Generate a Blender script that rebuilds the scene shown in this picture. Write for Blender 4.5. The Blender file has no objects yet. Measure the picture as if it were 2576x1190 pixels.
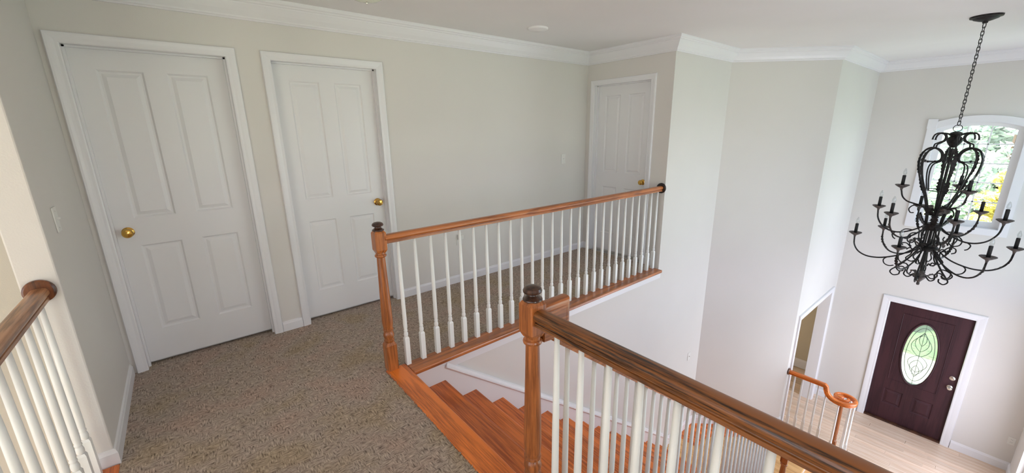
import bpy, math, random
from mathutils import Vector, Matrix
random.seed(7)
sc = bpy.context.scene
COL = sc.collection
R = math.radians

# ------------------------------------------------------------------ camera
cam_d = bpy.data.cameras.new('camera')
cam = bpy.data.objects.new('camera', cam_d)
COL.objects.link(cam)
cam_d.sensor_width = 36.0
cam_d.lens = 1011.795 / 2576 * 36
cam_d.clip_start = 0.02
ROWS = ((0.773239, -0.633944, -0.014689), (-0.172286, -0.187736, -0.966992), (0.610261, 0.750247, -0.254384))
mx = Matrix(((ROWS[0][0], -ROWS[1][0], -ROWS[2][0], 0.5631),
             (ROWS[0][1], -ROWS[1][1], -ROWS[2][1], -3.4432),
             (ROWS[0][2], -ROWS[1][2], -ROWS[2][2], 1.531),
             (0, 0, 0, 1)))
cam.matrix_world = mx
sc.camera = cam

# ------------------------------------------------------------------ world, lights, exposure
w = bpy.data.worlds.new('sky')
sc.world = w
w.use_nodes = True
nt = w.node_tree
bg = nt.nodes['Background']
sky = nt.nodes.new('ShaderNodeTexSky')
sky.sky_type = 'HOSEK_WILKIE'
sky.sun_direction = Vector((0.55, -0.45, 0.75)).normalized()
sky.turbidity = 5.0
sky.ground_albedo = 0.35
hs = nt.nodes.new('ShaderNodeHueSaturation')
hs.inputs['Saturation'].default_value = 0.80
nt.links.new(sky.outputs[0], hs.inputs['Color'])
nt.links.new(hs.outputs[0], bg.inputs[0])
bg.inputs[1].default_value = 14.0

def area(name, loc, rot, sx, sy, power, col):
    l = bpy.data.lights.new(name, 'AREA')
    l.shape = 'RECTANGLE'
    l.size, l.size_y, l.energy, l.color = sx, sy, power, col
    o = bpy.data.objects.new(name, l)
    COL.objects.link(o)
    o.location = loc
    o.rotation_euler = rot
    return o
sun_d = bpy.data.lights.new('sun', 'SUN')
sun_d.energy = 32.0
sun_d.angle = R(3)
sun_d.color = (1.0, 0.96, 0.88)
sun = bpy.data.objects.new('sun', sun_d)
COL.objects.link(sun)
sun.rotation_euler = Vector((-0.30, 0.52, 0.80)).to_track_quat('Z', 'Y').to_euler()
# area lights standing in for daylight through unseen window openings
area('fill_family_room', (-3.3, -6.25, 0.1), (R(90), 0, 0), 2.8, 4.4, 54, (1.0, 0.94, 0.93))  # added to light the hall and family room wall; its window is made up
area('fill_family_side', (-5.35, -3.2, 0.4), (R(90), 0, R(-90)), 3.6, 3.6, 96, (1.0, 0.94, 0.93))  # added to reach the front wall across the landing; opening is made up
area('fill_back_landing', (0.75, -6.25, 1.25), (R(90), 0, 0), 0.9, 1.3, 30, (1.0, 0.97, 0.95))  # weak fill added behind the camera; its window is made up
area('fill_foyer_side', (4.2, -4.42, 0.65), (R(90), 0, 0), 2.6, 2.4, 31, (0.68, 0.74, 1.0))  # fill added for stair wall and balusters; its window is made up
area('daylight_foyer_high', (7.75, -4.42, 0.65), (R(90), 0, 0), 1.6, 2.6, 20, (0.42, 0.64, 1.0))
area('fill_foyer_low', (7.25, -4.42, -1.85), (R(90), 0, 0), 1.7, 2.0, 92, (0.80, 0.83, 1.0))  # fill added to brighten the foyer floor; its window is made up
area('fill_dining', (7.6, 2.2, -1.9), (R(-90), 0, 0), 1.7, 1.5, 30, (1.0, 0.98, 0.95))  # added to light the dining room; its window is made up
sc.view_settings.view_transform = 'Standard'
sc.view_settings.look = 'None'
sc.view_settings.exposure = -0.33
sc.view_settings.gamma = 1.0
sc.view_settings.use_curve_mapping = False

# ------------------------------------------------------------------ key measures (metres, landing carpet = 0)
CEIL = 2.4115
CROWN = 2.275
F = -3.15                      # foyer floor
X_END = 4.590                  # end wall with the small door
Y_ST = -1.130                  # stair wall / corner
X_I, X_O, Y_O = 5.847, 6.768, -1.985
X_F = 8.753                    # front wall
Y_R = -4.23                    # right foyer wall
Y_B = -6.2                     # far end behind the landing
X_L0, X_L1, Y_L = -0.03, 0.086, -0.97
LINE_A = -1.090                # balustrade along the stairwell
LINE_B = 1.445                 # balustrade along the landing
LINE_L = 0.023
N2Y = -2.468
XN, RUN, RISE = 1.528, 0.2576, 0.195
LAND = -2.755

# ------------------------------------------------------------------ materials
def new_mat(name):
    m = bpy.data.materials.new(name)
    m.use_nodes = True
    t = m.node_tree
    b = t.nodes['Principled BSDF']
    return m, t, b
def N(t, kind, **kw):
    n = t.nodes.new('ShaderNode' + kind)
    for k, v in kw.items():
        n.inputs[k].default_value = v
    return n
def coords(t, scale=(1, 1, 1), rot=(0, 0, 0)):
    c = t.nodes.new('ShaderNodeTexCoord')
    mp = t.nodes.new('ShaderNodeMapping')
    mp.inputs['Scale'].default_value = scale
    mp.inputs['Rotation'].default_value = rot
    t.links.new(c.outputs['Object'], mp.inputs['Vector'])
    return mp
def ramp(t, stops):
    r = t.nodes.new('ShaderNodeValToRGB')
    e = r.color_ramp.elements
    while len(e) < len(stops):
        e.new(0.5)
    for el, (p, c) in zip(e, stops):
        el.position = p
        el.color = (*c, 1)
    return r
def srgb(r, g, b):
    f = lambda c: ((c / 255 + 0.055) / 1.055) ** 2.4 if c > 10 else c / 255 / 12.92
    return (f(r), f(g), f(b))
def bump(t, b, src, strength, dist):
    n = t.nodes.new('ShaderNodeBump')
    n.inputs['Strength'].default_value = strength
    n.inputs['Distance'].default_value = dist
    t.links.new(src, n.inputs['Height'])
    t.links.new(n.outputs[0], b.inputs['Normal'])
def paint(name, col, rough=0.55, tex=0.0015, scale=160, var=0.02):
    m, t, b = new_mat(name)
    mp = coords(t)
    n = N(t, 'TexNoise', Scale=scale, Detail=3.0)
    t.links.new(mp.outputs[0], n.inputs['Vector'])
    n2 = N(t, 'TexNoise', Scale=1.3, Detail=2.0)
    t.links.new(mp.outputs[0], n2.inputs['Vector'])
    rp = ramp(t, [(0.3, tuple(c * (1 - var) for c in col)), (0.7, tuple(min(1, c * (1 + var)) for c in col))])
    t.links.new(n2.outputs[0], rp.inputs[0])
    t.links.new(rp.outputs[0], b.inputs['Base Color'])
    b.inputs['Roughness'].default_value = rough
    bump(t, b, n.outputs[0], 0.25, tex)
    return m
def wood(name, axis, light, dark, rough=0.32, grain=1.0, fine=30, per_object=0.0):
    m, t, b = new_mat(name)
    s_along = {'x': (0.045, 1, 1), 'y': (1, 0.045, 1), 'z': (1, 1, 0.045)}[axis]
    s_cath = {'x': (0.10, 1, 1), 'y': (1, 0.10, 1), 'z': (1, 1, 0.10)}[axis]
    mp = coords(t, s_along)
    n = N(t, 'TexNoise', Scale=fine * 3.2, Detail=5.0, Roughness=0.65)
    t.links.new(mp.outputs[0], n.inputs['Vector'])
    mp2 = coords(t, s_cath)
    wv = N(t, 'TexNoise', Scale=fine * 0.33, Detail=1.5, Distortion=0.6)
    t.links.new(mp2.outputs[0], wv.inputs['Vector'])
    mul = t.nodes.new('ShaderNodeMath'); mul.operation = 'MULTIPLY'; mul.inputs[1].default_value = 11.0
    t.links.new(wv.outputs[0], mul.inputs[0])
    sn = t.nodes.new('ShaderNodeMath'); sn.operation = 'SINE'
    t.links.new(mul.outputs[0], sn.inputs[0])
    mr = t.nodes.new('ShaderNodeMapRange')
    mr.inputs['From Min'].default_value = -1; mr.inputs['From Max'].default_value = 1
    t.links.new(sn.outputs[0], mr.inputs['Value'])
    mix = t.nodes.new('ShaderNodeMath'); mix.operation = 'MULTIPLY_ADD'
    t.links.new(mr.outputs[0], mix.inputs[0]); mix.inputs[1].default_value = 0.38
    t.links.new(n.outputs[0], mix.inputs[2])
    mid = tuple((a * 0.68 + c * 0.32) for a, c in zip(light, dark))
    rp = ramp(t, [(0.42, tuple(d + (l - d) * (1 - grain) for l, d in zip(light, dark))), (0.58, mid), (0.74, light)])
    t.links.new(mix.outputs[0], rp.inputs[0])
    out = rp.outputs[0]
    if per_object:
        oi = t.nodes.new('ShaderNodeObjectInfo')
        mv = t.nodes.new('ShaderNodeMapRange')
        mv.inputs['To Min'].default_value = 1 - per_object; mv.inputs['To Max'].default_value = 1 + per_object * 0.6
        t.links.new(oi.outputs['Random'], mv.inputs['Value'])
        hv = t.nodes.new('ShaderNodeHueSaturation')
        t.links.new(mv.outputs[0], hv.inputs['Value'])
        t.links.new(out, hv.inputs['Color'])
        out = hv.outputs[0]
    t.links.new(out, b.inputs['Base Color'])
    b.inputs['Roughness'].default_value = rough
    b.inputs['Coat Weight'].default_value = 0.25
    b.inputs['Coat Roughness'].default_value = 0.15
    bump(t, b, n.outputs[0], 0.12, 0.001)
    return m
def metal(name, col, rough, metallic=1.0, noise=0.0):
    m, t, b = new_mat(name)
    mp = coords(t)
    n = N(t, 'TexNoise', Scale=55.0, Detail=3.0)
    t.links.new(mp.outputs[0], n.inputs['Vector'])
    rp = ramp(t, [(0.35, tuple(c * (1 - noise) for c in col)), (0.7, tuple(min(1, c * (1 + noise)) for c in col))])
    t.links.new(n.outputs[0], rp.inputs[0])
    t.links.new(rp.outputs[0], b.inputs['Base Color'])
    b.inputs['Roughness'].default_value = rough
    b.inputs['Metallic'].default_value = metallic
    return m

WALL = paint('wall_paint', srgb(221, 216, 210), 0.6)
CEILM = paint('ceiling_paint', srgb(238, 235, 233), 0.8, 0.002, 220)
TRIM = paint('trim_gloss_white', srgb(234, 232, 233), 0.32, 0.0004, 60, 0.008)
DOORM = paint('door_white', srgb(234, 232, 232), 0.38, 0.0005, 90, 0.01)
BALW = paint('baluster_white', srgb(240, 240, 236), 0.35, 0.0003, 60, 0.008)
FAMW = paint('family_room_paint', srgb(198, 192, 180), 0.6)
OAK_L, OAK_D = srgb(192, 114, 58), srgb(98, 49, 23)
WOOD_X = wood('stained_oak_x', 'x', OAK_L, OAK_D, 0.32, 0.72, 40)
WOOD_Y = wood('stained_oak_y', 'y', srgb(246, 136, 54), srgb(160, 74, 24), 0.36, 0.72, 40)
WOOD_Z = wood('stained_oak_z', 'z', OAK_L, OAK_D, 0.32, 0.72, 40)
RAIL_SHADE_Y = wood('shaded_oak_rail_y', 'y', srgb(152, 92, 42), srgb(44, 24, 12), 0.38, 1.0, 42)  # shade on the backlit landing rail put into a darker stain
TREAD_Y = wood('stained_oak_tread', 'y', srgb(246, 138, 60), srgb(158, 72, 28), 0.42, 0.8, 26, 0.12)
PLATF = wood('platform_oak', 'y', srgb(236, 190, 128), srgb(196, 138, 78), 0.35, 0.7, 24)
CAPM = wood('dark_stained_oak', 'z', srgb(84, 52, 36), srgb(40, 24, 18), 0.3)
ROSD = wood('dark_rosette_oak', 'z', srgb(128, 72, 36), srgb(58, 30, 16), 0.35)
ROSB = wood('black_stained_rosette', 'z', srgb(34, 22, 17), srgb(16, 11, 9), 0.35)
PLANK = wood('light_oak_plank', 'y', srgb(246, 226, 206), srgb(220, 184, 152), 0.24, 0.8, 18, 0.12)
OAKFL = wood('light_oak_floor', 'y', srgb(242, 218, 190), srgb(214, 174, 136), 0.26, 0.8, 18)
IRON = metal('wrought_iron', (0.022, 0.019, 0.018), 0.5, 0.5, 0.45)
IRONW = metal('wrought_iron_worn', (0.11, 0.092, 0.085), 0.6, 0.3, 0.45)
SLEEVE = paint('black_candle_sleeve', (0.012, 0.011, 0.011), 0.6, 0.0004, 80, 0.1)
BRASS = metal('polished_brass', srgb(212, 170, 88), 0.16, 1.0, 0.06)
NICKEL = metal('satin_nickel', srgb(214, 208, 200), 0.28, 1.0, 0.04)
DARKDOOR = wood('espresso_door', 'z', srgb(66, 37, 42), srgb(42, 23, 28), 0.5, 0.7)
DARKDOOR.node_tree.nodes['Principled BSDF'].inputs['Coat Weight'].default_value = 0.0
DARKDOOR.node_tree.nodes['Principled BSDF'].inputs['Specular IOR Level'].default_value = 0.3
PLATE = paint('plate_plastic', srgb(228, 226, 220), 0.4, 0.0002, 40, 0.005)
SLOT = paint('slot_dark', (0.05, 0.05, 0.05), 0.6, 0.0002, 40, 0.01)
CAME = metal('lead_came', srgb(112, 122, 112), 0.5, 0.5, 0.1)
CONC = paint('porch_concrete', srgb(200, 198, 190), 0.9, 0.003, 40, 0.05)
BARK = paint('bark', srgb(82, 66, 50), 0.9, 0.01, 30, 0.2)

def carpet_mat():
    m, t, b = new_mat('tan_carpet')
    mp = coords(t)
    fl = N(t, 'TexNoise', Scale=420.0, Detail=2.0)
    big = N(t, 'TexNoise', Scale=3.2, Detail=3.0)
    mid = N(t, 'TexNoise', Scale=38.0, Detail=3.0)
    for n in (fl, big, mid):
        t.links.new(mp.outputs[0], n.inputs['Vector'])
    mpx, mpy = coords(t, (1, 0.22, 1)), coords(t, (0.22, 1, 1))
    a, c = N(t, 'TexNoise', Scale=150.0, Detail=2.0), N(t, 'TexNoise', Scale=150.0, Detail=2.0)
    t.links.new(mpx.outputs[0], a.inputs['Vector']); t.links.new(mpy.outputs[0], c.inputs['Vector'])
    ck = N(t, 'TexChecker', Scale=17.0)
    ck.inputs['Color1'].default_value = (0, 0, 0, 1); ck.inputs['Color2'].default_value = (1, 1, 1, 1)
    mpr = coords(t, (1, 1, 1), (0, 0, R(12)))
    t.links.new(mpr.outputs[0], ck.inputs['Vector'])
    mxs = t.nodes.new('ShaderNodeMix'); mxs.data_type = 'FLOAT'
    t.links.new(ck.outputs['Fac'], mxs.inputs[0]); t.links.new(a.outputs[0], mxs.inputs[2]); t.links.new(c.outputs[0], mxs.inputs[3])
    rp = ramp(t, [(0.38, srgb(96, 86, 78)), (0.46, srgb(172, 160, 150)), (0.58, srgb(202, 190, 178)), (0.68, srgb(236, 226, 214))])
    ad = t.nodes.new('ShaderNodeMath'); ad.operation = 'MULTIPLY_ADD'; ad.inputs[1].default_value = 0.62
    t.links.new(mxs.outputs[0], ad.inputs[0])
    a2 = t.nodes.new('ShaderNodeMath'); a2.operation = 'MULTIPLY'; a2.inputs[1].default_value = 0.42
    t.links.new(fl.outputs[0], a2.inputs[0]); t.links.new(a2.outputs[0], ad.inputs[2])
    t.links.new(ad.outputs[0], rp.inputs[0])
    tint = ramp(t, [(0.35, srgb(242, 232, 214)), (0.5, srgb(246, 240, 236)), (0.65, srgb(252, 236, 230))])
    t.links.new(big.outputs[0], tint.inputs[0])
    mm = t.nodes.new('ShaderNodeMix'); mm.data_type = 'RGBA'; mm.blend_type = 'MULTIPLY'; mm.inputs[0].default_value = 1.0
    t.links.new(rp.outputs[0], mm.inputs[6]); t.links.new(tint.outputs[0], mm.inputs[7])
    t.links.new(mm.outputs[2], b.inputs['Base Color'])
    b.inputs['Roughness'].default_value = 1.0
    b.inputs['Specular IOR Level'].default_value = 0.1
    bump(t, b, ad.outputs[0], 0.9, 0.008)
    return m
CARPET = carpet_mat()

def glass_mat(name, tint, gloss=0.06, trans=0.0):
    m, t, b = new_mat(name)
    out = t.nodes['Material Output']
    tr = t.nodes.new('ShaderNodeBsdfTransparent'); tr.inputs[0].default_value = (*tint, 1)
    gl = t.nodes.new('ShaderNodeBsdfGlossy'); gl.inputs['Roughness'].default_value = 0.05
    mx_ = t.nodes.new('ShaderNodeMixShader'); mx_.inputs[0].default_value = gloss
    t.links.new(tr.outputs[0], mx_.inputs[1]); t.links.new(gl.outputs[0], mx_.inputs[2])
    last = mx_
    if trans:
        tl = t.nodes.new('ShaderNodeBsdfTranslucent'); tl.inputs[0].default_value = (0.55, 0.60, 0.56, 1)
        m2 = t.nodes.new('ShaderNodeMixShader'); m2.inputs[0].default_value = trans
        t.links.new(last.outputs[0], m2.inputs[1]); t.links.new(tl.outputs[0], m2.inputs[2])
        last = m2
    t.links.new(last.outputs[0], out.inputs[0])
    return m
PANE = glass_mat('window_glass', (0.95, 0.99, 0.98))
FROST = glass_mat('textured_door_glass', (0.58, 0.66, 0.58), 0.03, 0.35)
BULB = glass_mat('clear_bulb_glass', (0.93, 0.94, 0.95), 0.14, 0.10)

def leaf_mat(name, c1, c2):
    m, t, b = new_mat(name)
    mp = coords(t)
    n = N(t, 'TexNoise', Scale=5.0, Detail=3.0)
    t.links.new(mp.outputs[0], n.inputs['Vector'])
    rp = ramp(t, [(0.35, c1), (0.65, c2)])
    t.links.new(n.outputs[0], rp.inputs[0])
    t.links.new(rp.outputs[0], b.inputs['Base Color'])
    b.inputs['Roughness'].default_value = 0.6
    return m
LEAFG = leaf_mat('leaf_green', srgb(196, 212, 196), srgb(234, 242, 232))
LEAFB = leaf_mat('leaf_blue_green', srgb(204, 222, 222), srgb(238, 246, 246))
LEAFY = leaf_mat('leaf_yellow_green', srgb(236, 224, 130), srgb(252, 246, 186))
LAWN = leaf_mat('lawn', srgb(100, 126, 86), srgb(128, 152, 106))

# ------------------------------------------------------------------ mesh helpers
class MB:
    def __init__(s):
        s.v, s.f, s.sm = [], [], []
    def add(s, vs, fs, smooth=False):
        o = len(s.v)
        s.v += [tuple(p) for p in vs]
        s.f += [tuple(i + o for i in q) for q in fs]
        s.sm += [smooth] * len(fs)
        return s
    def box(s, x0, x1, y0, y1, z0, z1):
        x0, x1 = min(x0, x1), max(x0, x1); y0, y1 = min(y0, y1), max(y0, y1); z0, z1 = min(z0, z1), max(z0, z1)
        return s.add([(x0, y0, z0), (x1, y0, z0), (x1, y1, z0), (x0, y1, z0), (x0, y0, z1), (x1, y0, z1), (x1, y1, z1), (x0, y1, z1)],
                     [(0, 3, 2, 1), (4, 5, 6, 7), (0, 1, 5, 4), (1, 2, 6, 5), (2, 3, 7, 6), (3, 0, 4, 7)])
    def prism(s, poly, z0, z1):
        n = len(poly)
        if sum(poly[i][0] * poly[(i + 1) % n][1] - poly[(i + 1) % n][0] * poly[i][1] for i in range(n)) < 0:
            poly = poly[::-1]
        vs = [(x, y, z0) for x, y in poly] + [(x, y, z1) for x, y in poly]
        fs = [tuple(range(n - 1, -1, -1)), tuple(range(n, 2 * n))] + [(i, (i + 1) % n, n + (i + 1) % n, n + i) for i in range(n)]
        return s.add(vs, fs)
    def lathe(s, prof, n=16, c=(0, 0, 0), axis='z', smooth=True):
        vs, fs = [], []
        for r, z in prof:
            for k in range(n):
                a = 2 * math.pi * k / n
                u, v = r * math.cos(a), r * math.sin(a)
                p = {'z': (u, v, z), 'x': (z, u, v), 'y': (v, z, u)}[axis]
                vs.append((p[0] + c[0], p[1] + c[1], p[2] + c[2]))
        m = len(prof)
        for i in range(m - 1):
            for k in range(n):
                fs.append((i * n + k, i * n + (k + 1) % n, (i + 1) * n + (k + 1) % n, (i + 1) * n + k))
        s.add(vs, fs, smooth)
        o = len(s.v) - len(vs)
        s.f += [tuple(o + k for k in range(n - 1, -1, -1)), tuple(o + (m - 1) * n + k for k in range(n))]
        s.sm += [False, False]
        return s
    def rings(s, rings, smooth=False, cap=True):
        n = len(rings[0]); m = len(rings)
        vs = [p for r in rings for p in r]
        fs = [(i * n + k, i * n + (k + 1) % n, (i + 1) * n + (k + 1) % n, (i + 1) * n + k) for i in range(m - 1) for k in range(n)]
        s.add(vs, fs, smooth)
        if cap:
            o = len(s.v) - len(vs)
            s.f += [tuple(o + k for k in range(n - 1, -1, -1)), tuple(o + (m - 1) * n + k for k in range(n))]
            s.sm += [False, False]
        return s
    def tube(s, path, r, n=8, closed=False, flat=1.0):
        pts = [Vector(p) for p in path]
        m = len(pts)
        rs = r if isinstance(r, (list, tuple)) else [r] * m
        rings = []
        ref = None
        for i in range(m):
            a = pts[i - 1] if (i > 0 or closed) else pts[i]
            b = pts[(i + 1) % m] if (i < m - 1 or closed) else pts[i]
            tg = (b - a).normalized()
            if ref is None:
                up = Vector((0, 0, 1)) if abs(tg.z) < 0.9 else Vector((1, 0, 0))
                ref = tg.cross(up).normalized()
            ref = (ref - tg * ref.dot(tg)).normalized()
            bn = tg.cross(ref)
            rings.append([tuple(pts[i] + (ref * math.cos(2 * math.pi * k / n) + bn * math.sin(2 * math.pi * k / n) * flat) * rs[i]) for k in range(n)])
        if closed:
            rings.append(rings[0])
        return s.rings(rings, True, not closed)
    def sweep(s, path, prof, smooth=False, u_side=1.0):
        """profile (u, v) along a 3D path; u horizontal across the run, v up across it; mitred"""
        pts = [Vector(p) for p in path]
        m = len(pts)
        rings = []
        pu = None
        for i in range(m):
            t0 = (pts[i] - pts[i - 1]).normalized() if i > 0 else None
            t1 = (pts[i + 1] - pts[i]).normalized() if i < m - 1 else None
            tg = ((t0 or t1) + (t1 or t0)).normalized()
            def side(tv):
                h = Vector((tv.y, -tv.x, 0))
                return h.normalized() if h.length > 1e-4 else None
            u0, u1 = side(t0) if t0 else None, side(t1) if t1 else None
            if u0 is None: u0 = u1 or pu
            if u1 is None: u1 = u0
            if pu is not None and u0 is not None and u0.dot(pu) < 0: u0 = -u0
            if u0.dot(u1) < -0.2: u1 = -u1
            um = (u0 + u1)
            um = um / max(0.3, (1 + u0.dot(u1)))
            pu = u1
            un = um.normalized()
            v = un.cross(tg)
            if v.z < -1e-6 or (abs(v.z) < 1e-6 and False):
                v = -v
            c = (t0.dot(t1) if (t0 and t1) else 1.0)
            h0 = Vector((t0.x, t0.y)).length if t0 else 1
            k = 1.0
            if t0 and t1:
                hz = Vector((t0.x, t0.y)).normalized().dot(Vector((t1.x, t1.y)).normalized()) if (Vector((t0.x, t0.y)).length > 1e-4 and Vector((t1.x, t1.y)).length > 1e-4) else 1
                if hz > 0.999:
                    k = 1.0 / max(0.4, math.sqrt((1 + c) / 2))
            rings.append([tuple(pts[i] + um * (u * u_side) + v * (vv * k)) for u, vv in prof])
        return s.rings(rings, smooth, True)
    def build(s, name, mat, parent=None, loc=None, rotz=0.0, bevel=0.0, auto=False):
        me = bpy.data.meshes.new(name)
        me.from_pydata(s.v, [], s.f)
        me.polygons.foreach_set('use_smooth', s.sm)
        me.materials.append(mat)
        me.update()
        if any(s.sm):
            me.set_sharp_from_angle(angle=R(32))
        return link(name, me, parent, loc, rotz, bevel)
def link(name, me, parent=None, loc=None, rotz=0.0, bevel=0.0):
    o = bpy.data.objects.new(name, me)
    COL.objects.link(o)
    if parent is not None:
        o.parent = parent
    if loc is not None:
        o.location = loc
    if rotz:
        o.rotation_euler.z = rotz
    if bevel:
        b = o.modifiers.new('bevel', 'BEVEL')
        b.width = bevel; b.segments = 2; b.limit_method = 'ANGLE'; b.angle_limit = R(40)
        b.harden_normals = False
    return o
def tag(o, label, cat, group=None):
    o['label'] = label; o['category'] = cat
    if group: o['group'] = group
    return o
def thing(name, label, cat, loc=(0, 0, 0), rotz=0.0, group=None):
    o = bpy.data.objects.new(name, None)
    o.empty_display_size = 0.1
    COL.objects.link(o)
    o.location = loc
    o.rotation_euler.z = rotz
    return tag(o, label, cat, group)
def struct(o, label=None, cat=None):
    o['kind'] = 'structure'
    if label: o['label'] = label
    if cat: o['category'] = cat
    return o
def smooth_path(pts, n=6):
    """Catmull-Rom"""
    P = [Vector(p) for p in pts]
    P = [P[0] * 2 - P[1]] + P + [P[-1] * 2 - P[-2]]
    out = []
    for i in range(1, len(P) - 2):
        for k in range(n):
            t = k / n
            a, b, c, d = P[i - 1], P[i], P[i + 1], P[i + 2]
            out.append(0.5 * ((2 * b) + (c - a) * t + (2 * a - 5 * b + 4 * c - d) * t * t + (3 * b - a - 3 * c + d) * t ** 3))
    out.append(P[-2])
    return out

# ------------------------------------------------------------------ room shell
def wall_boxes(mb, axis, c0, c1, u0, u1, z0, z1, holes=()):
    """wall slab between c0 and c1 across `axis`, running u0..u1, with rectangular holes (u0,u1,z0,z1)"""
    us = sorted({u0, u1, *[h[0] for h in holes], *[h[1] for h in holes]})
    zs = sorted({z0, z1, *[h[2] for h in holes], *[h[3] for h in holes]})
    for a, b in zip(us, us[1:]):
        run = None
        for z, zz in zip(zs, zs[1:]):
            mu, mz = (a + b) / 2, (z + zz) / 2
            solid = not any(h[0] < mu < h[1] and h[2] < mz < h[3] for h in holes)
            if solid:
                run = (run[0], zz) if run else (z, zz)
            if (not solid or zz == zs[-1]) and run:
                if axis == 'y': mb.box(a, b, c0, c1, *run)
                else: mb.box(c0, c1, a, b, *run)
                run = None
    return mb
D1C, D2C, D3C = 0.5478, 1.5680, -0.4999
OPH, OPZ = 0.392, 2.045
HW = [(D1C - OPH, D1C + OPH, -0.02, OPZ), (D2C - OPH, D2C + OPH, -0.02, OPZ)]
mb = MB()
wall_boxes(mb, 'y', 0.0, 0.11, -0.03, X_END + 0.11, -0.3, CEIL, HW)
wall_boxes(mb, 'y', 0.11, 0.16, -0.03, X_END + 0.11, -0.3, CEIL)
struct(mb.build('wall_hall', WALL))
mb = MB()
wall_boxes(mb, 'y', 0.0, 0.16, -5.2, -0.03, F, CEIL)
struct(mb.build('wall_family_back', FAMW))
mb = MB()
wall_boxes(mb, 'x', X_END, X_END + 0.11, Y_ST + 0.10, 0.0, -0.3, CEIL, [(D3C - OPH, D3C + OPH, -0.02, OPZ)])
wall_boxes(mb, 'x', X_END + 0.11, X_END + 0.16, Y_ST + 0.10, 0.16, -0.3, CEIL)
mb.box(X_END, X_END + 0.16, Y_ST, Y_ST + 0.10, 0.0, CEIL)
struct(mb.build('wall_end', WALL))
# stair wall: low part below the balustrade, then full height, then the angled face
mb = MB()
mb.box(1.40, X_END, Y_ST, Y_ST + 0.11, F, -0.03)
mb.box(X_END, X_I + 0.05, Y_ST, Y_ST + 0.11, F, 0.0)
mb.box(X_END + 0.16, X_I + 0.05, Y_ST, Y_ST + 0.11, 0.0, CEIL)
struct(mb.build('wall_stair', WALL))
mb = MB()
dx, dy = (X_O - X_I), (Y_O - Y_ST)
ln = math.hypot(dx, dy)
nx, ny = -dy / ln, dx / ln
mb.prism([(X_I, Y_ST), (X_O, Y_O), (X_O + nx * 0.12, Y_O + ny * 0.12 + 0.03), (X_I + nx * 0.12, Y_ST + ny * 0.12)], F, CEIL)
struct(mb.build('wall_angled', WALL))
OP = (6.96, 8.50, -1.10)
mb = MB()
wall_boxes(mb, 'y', Y_O, Y_O + 0.14, X_O, X_F + 0.16, F, CEIL, [(OP[0], OP[1], F, OP[2])])
struct(mb.build('wall_side_foyer', WALL))
# front wall with door opening and arched window
DFC, DFH, DFZ = -3.118, 0.455, F + 2.045
WC, WH, WZ0, WZS = -3.110, 0.400, 0.170, 1.470
def arc(u, half, z_edge, rise):
    rr = (half * half + rise * rise) / (2 * rise)
    return z_edge + math.sqrt(max(0, rr * rr - u * u)) - (rr - rise)
mb = MB()
wall_boxes(mb, 'x', X_F, X_F + 0.16, Y_R - 0.15, Y_O + 0.14, F, CEIL,
           [(DFC - DFH, DFC + DFH, F, DFZ), (WC - WH, WC + WH, WZ0, WZS + 0.085)])
ns = 20
for i in range(ns):
    ua, ub = -WH + 2 * WH * i / ns, -WH + 2 * WH * (i + 1) / ns
    za, zb = arc(ua, WH, WZS, 0.085), arc(ub, WH, WZS, 0.085)
    x0, x1 = X_F, X_F + 0.16
    top = WZS + 0.0851
    mb.add([(x0, WC + ua, za), (x0, WC + ub, zb), (x0, WC + ub, top), (x0, WC + ua, top), (x1, WC + ua, za), (x1, WC + ub, zb), (x1, WC + ub, top), (x1, WC + ua, top)],
           [(0, 3, 2, 1), (4, 5, 6, 7), (0, 1, 5, 4)])
struct(mb.build('wall_front', WALL))
# right foyer wall with unseen openings cut for light, landing end wall, outer family room
mb = MB()
wall_boxes(mb, 'y', Y_R - 0.15, Y_R, 1.62, X_F + 0.16, F, CEIL, [(2.9, 5.5, -0.55, 1.85), (6.95, 8.55, -0.65, 1.95), (6.4, 8.1, F + 0.3, F + 2.3)])
struct(mb.build('wall_right', WALL))
mb = MB()
wall_boxes(mb, 'y', Y_B - 0.02, Y_B + 0.12, -5.2, 1.62, F, CEIL, [(-4.7, -1.9, -2.1, 2.3), (0.3, 1.2, 0.6, 1.9)])
struct(mb.build('wall_rear', FAMW))
struct(MB().box(1.50, 1.62, Y_B, Y_R, F, CEIL).build('wall_landing', WALL))
mb = MB()
wall_boxes(mb, 'x', -5.3, -5.2, Y_B, 0.16, F, CEIL, [(-5.0, -1.4, -1.4, 2.2)])  # opening cut for the added side light
struct(mb.build('wall_family_left', FAMW))
struct(MB().box(1.36, 1.46, Y_B, Y_ST, F, -0.30).build('wall_under_landing', WALL))
struct(MB().box(X_L0, X_L1, Y_L, 0.0, -0.3, CEIL).build('wall_left', WALL, bevel=0.006))
struct(MB().box(-5.3, X_F + 0.3, Y_B - 0.02, 0.3, CEIL, CEIL + 0.12).build('ceiling', CEILM))
# dining room beyond the cased opening
mb = MB()
wall_boxes(mb, 'x', 9.50, 9.60, Y_O, 2.2, F, -0.4)
wall_boxes(mb, 'x', 6.70, 6.80, -1.80, 2.2, F, -0.4)
wall_boxes(mb, 'y', 2.05, 2.15, 6.7, 9.6, F, -0.4, [(6.6 + 0.3, 8.6, F + 0.5, F + 2.0)])
mb.box(6.80, 9.6, Y_O + 0.14, 2.15, -0.5, -0.4)
mb.box(X_F + 0.16, 9.6, Y_O - 0.02, Y_O + 0.14, F, -0.4)
struct(mb.build('wall_dining', paint('dining_paint', srgb(206, 196, 174), 0.6)))

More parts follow.
